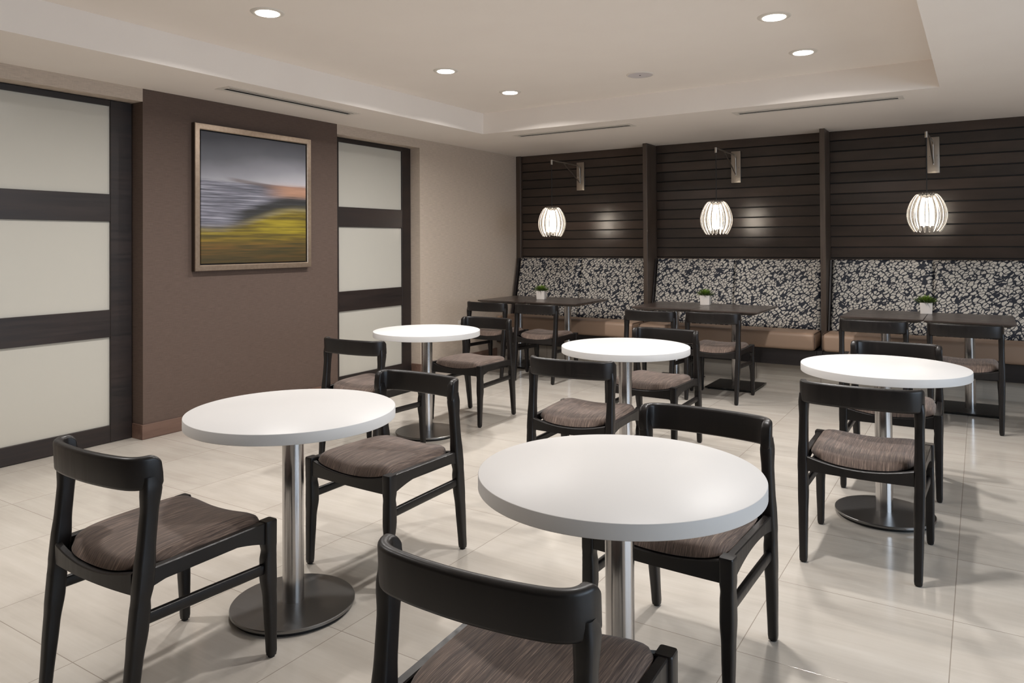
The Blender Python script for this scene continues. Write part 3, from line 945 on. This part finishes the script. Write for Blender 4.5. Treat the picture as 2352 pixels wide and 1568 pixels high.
    for s in (-1, 1):
        bm = nb()
        sec = rrect(0.021, 0.034, 0.008, 3)
        loft(bm, [[(s*x+p[0], y, z+p[1]) for p in sec] for x, y, z in ((0.2165, -0.228, 0.306), (0.220, 0.0, 0.300), (0.224, 0.200, 0.294))])
        obj('stretcher', bm, wd, t, 50)
    # curved top rail
    half = [(-0.2195, -0.162), (-0.2205, -0.180), (-0.218, -0.201), (-0.205, -0.222), (-0.175, -0.238), (-0.115, -0.249), (-0.05, -0.2545), (0.0, -0.256)]
    full = half + [(-x, y) for x, y in reversed(half[:-1])]
    path = catmull([(x, y, 0) for x, y in full], 5)
    N = len(path)
    rings = []
    zb0, zt0 = 0.664, 0.758
    for i, p in enumerate(path):
        tn = (path[min(i+1, N-1)]-path[max(i-1, 0)]).normalized()
        nrm = Vector((-tn.y, tn.x, 0))
        e = min(i, N-1-i)/10.0           # 0 at the tips
        th = 0.026 + 0.009*max(0.0, 1-e/1.4)
        zt, zb = zt0, zb0
        if e < 0.8:
            q = 1-e/0.8
            zt -= 0.042*(1-math.sqrt(max(0.0, 1-q*q)))
            zb += 0.006*(1-math.sqrt(max(0.0, 1-q*q)))
            if e < 0.12: th *= 0.8
        mid = max(0.0, 1-abs(i-(N-1)/2)/((N-1)/2))
        sec = rrect(th, zt-zb, 0.011, 4)
        zc = (zt+zb)/2
        lean = -0.10
        rings.append([Vector((p.x, p.y, 0)) + nrm*q_[0] + Vector((0, lean*(q_[1])*0.5, zc+q_[1])) for q_ in sec])
    bm = loft(nb(), rings)
    obj('backrest', bm, wd, t, 60)
    return t

CH = [
 (2.733, -6.501, 0.9, 'black chair at lower left, back to camera, at the front left round table'),
 (2.762, -5.501, 177.8, 'black chair facing the camera behind the front left round table'),
 (1.587, -4.320, 3.5, 'black chair before the back left round table, partly behind the front left table'),
 (1.589, -3.220, 179.3, 'black chair facing the camera behind the back left round table'),
 (4.125, -6.563, 2.4, 'black chair at bottom center, closest to the camera, cut by the picture edge'),
 (4.102, -5.554, 176.8, 'black chair facing the camera behind the large front center round table'),
 (3.138, -4.335, 3.5, 'black chair before the middle round table of the back row, back to camera'),
 (3.098, -3.260, 177.9, 'black chair facing the camera behind the middle round table of the back row'),
 (4.505, -4.345, -0.2, 'black chair at right with its back to the camera, before the back right round table'),
 (4.513, -3.271, 180.5, 'black chair facing the camera behind the back right round table'),
 (0.664, -1.480, 0.9, 'black chair at the left booth tables, nearest the left wall'),
 (1.250, -1.482, 1.1, 'black chair at the left booth tables, on the side of the divider'),
 (2.466, -1.560, -0.7, 'black chair on the left side of the middle booth tables, half hidden behind another chair'),
 (2.998, -1.481, 0.5, 'black chair on the right side of the middle booth tables'),
 (4.235, -1.520, 2.0, 'black chair on the left side of the right booth tables'),
 (4.830, -1.505, 1.0, 'black chair at the right booth tables, nearest the right picture edge'),
]
ch0 = None
for x, y, a, lab in CH:
    if ch0 is None: ch0 = make_chair(lab, (x, y, 0), R(a))
    else: dup(ch0, (x, y, 0), R(a), lab)

# ---------------------------------------------------------------- potted succulents on the booth tables
def make_plant(loc, rz, label):
    t = thing('potted_succulent', label, 'plant', loc, rz, 'small potted succulents on the booth tables')
    bm = nb()
    rings = []
    for w, z in ((0.084, 0.0), (0.088, 0.003), (0.096, 0.092), (0.096, 0.095), (0.086, 0.095), (0.084, 0.085)):
        rings.append([(p[0], p[1], z) for p in rrect(w, w, 0.004, 2)])
    loft(bm, rings)
    obj('pot', bm, M['pot'], t, 30)
    bm = nb(); box(bm, (-0.041, -0.041, 0.084), (0.041, 0.041, 0.0875)); obj('soil', bm, M['soil'], t)
    bm = nb()
    rnd = random.Random(7)
    NL = 95
    for k in range(NL):
        q = (k+0.5)/NL
        a = k*2.399963 + rnd.uniform(-0.2, 0.2)
        tilt = R(6 + 80*q**0.75) + rnd.uniform(-0.12, 0.12)
        ln = 0.066 + 0.018*q + rnd.uniform(-0.008, 0.010)
        wl = 0.0062
        base = Vector((0.020*q*math.cos(a), 0.020*q*math.sin(a), 0.088))
        prev = []
        d = Vector((math.sin(tilt)*math.cos(a), math.sin(tilt)*math.sin(a), math.cos(tilt)))
        side = Vector((-math.sin(a), math.cos(a), 0))
        nrm = side.cross(d)
        rings = []
        for i, (s, wf_) in enumerate(((0, 0.7), (0.35, 1.0), (0.7, 0.75), (1.0, 0.06))):
            c = base + d*ln*s + Vector((0, 0, 0.010*s*s*math.sin(tilt)))
            rings.append([c+side*wl*wf_, c+nrm*wl*0.45*wf_, c-side*wl*wf_, c-nrm*wl*0.35*wf_])
        loft(bm, rings)
    obj('foliage', bm, M['leaf'], t, 60)
    return t
pl = make_plant((0.841, -0.860, TZ), R(12), 'small green succulent in white square pot on the left booth table')
dup(pl, (2.640, -0.735, TZ), R(6), 'small green succulent in white square pot on the middle booth table')
dup(pl, (4.540, -0.735, TZ), R(4), 'small green succulent in white square pot on the right booth table')
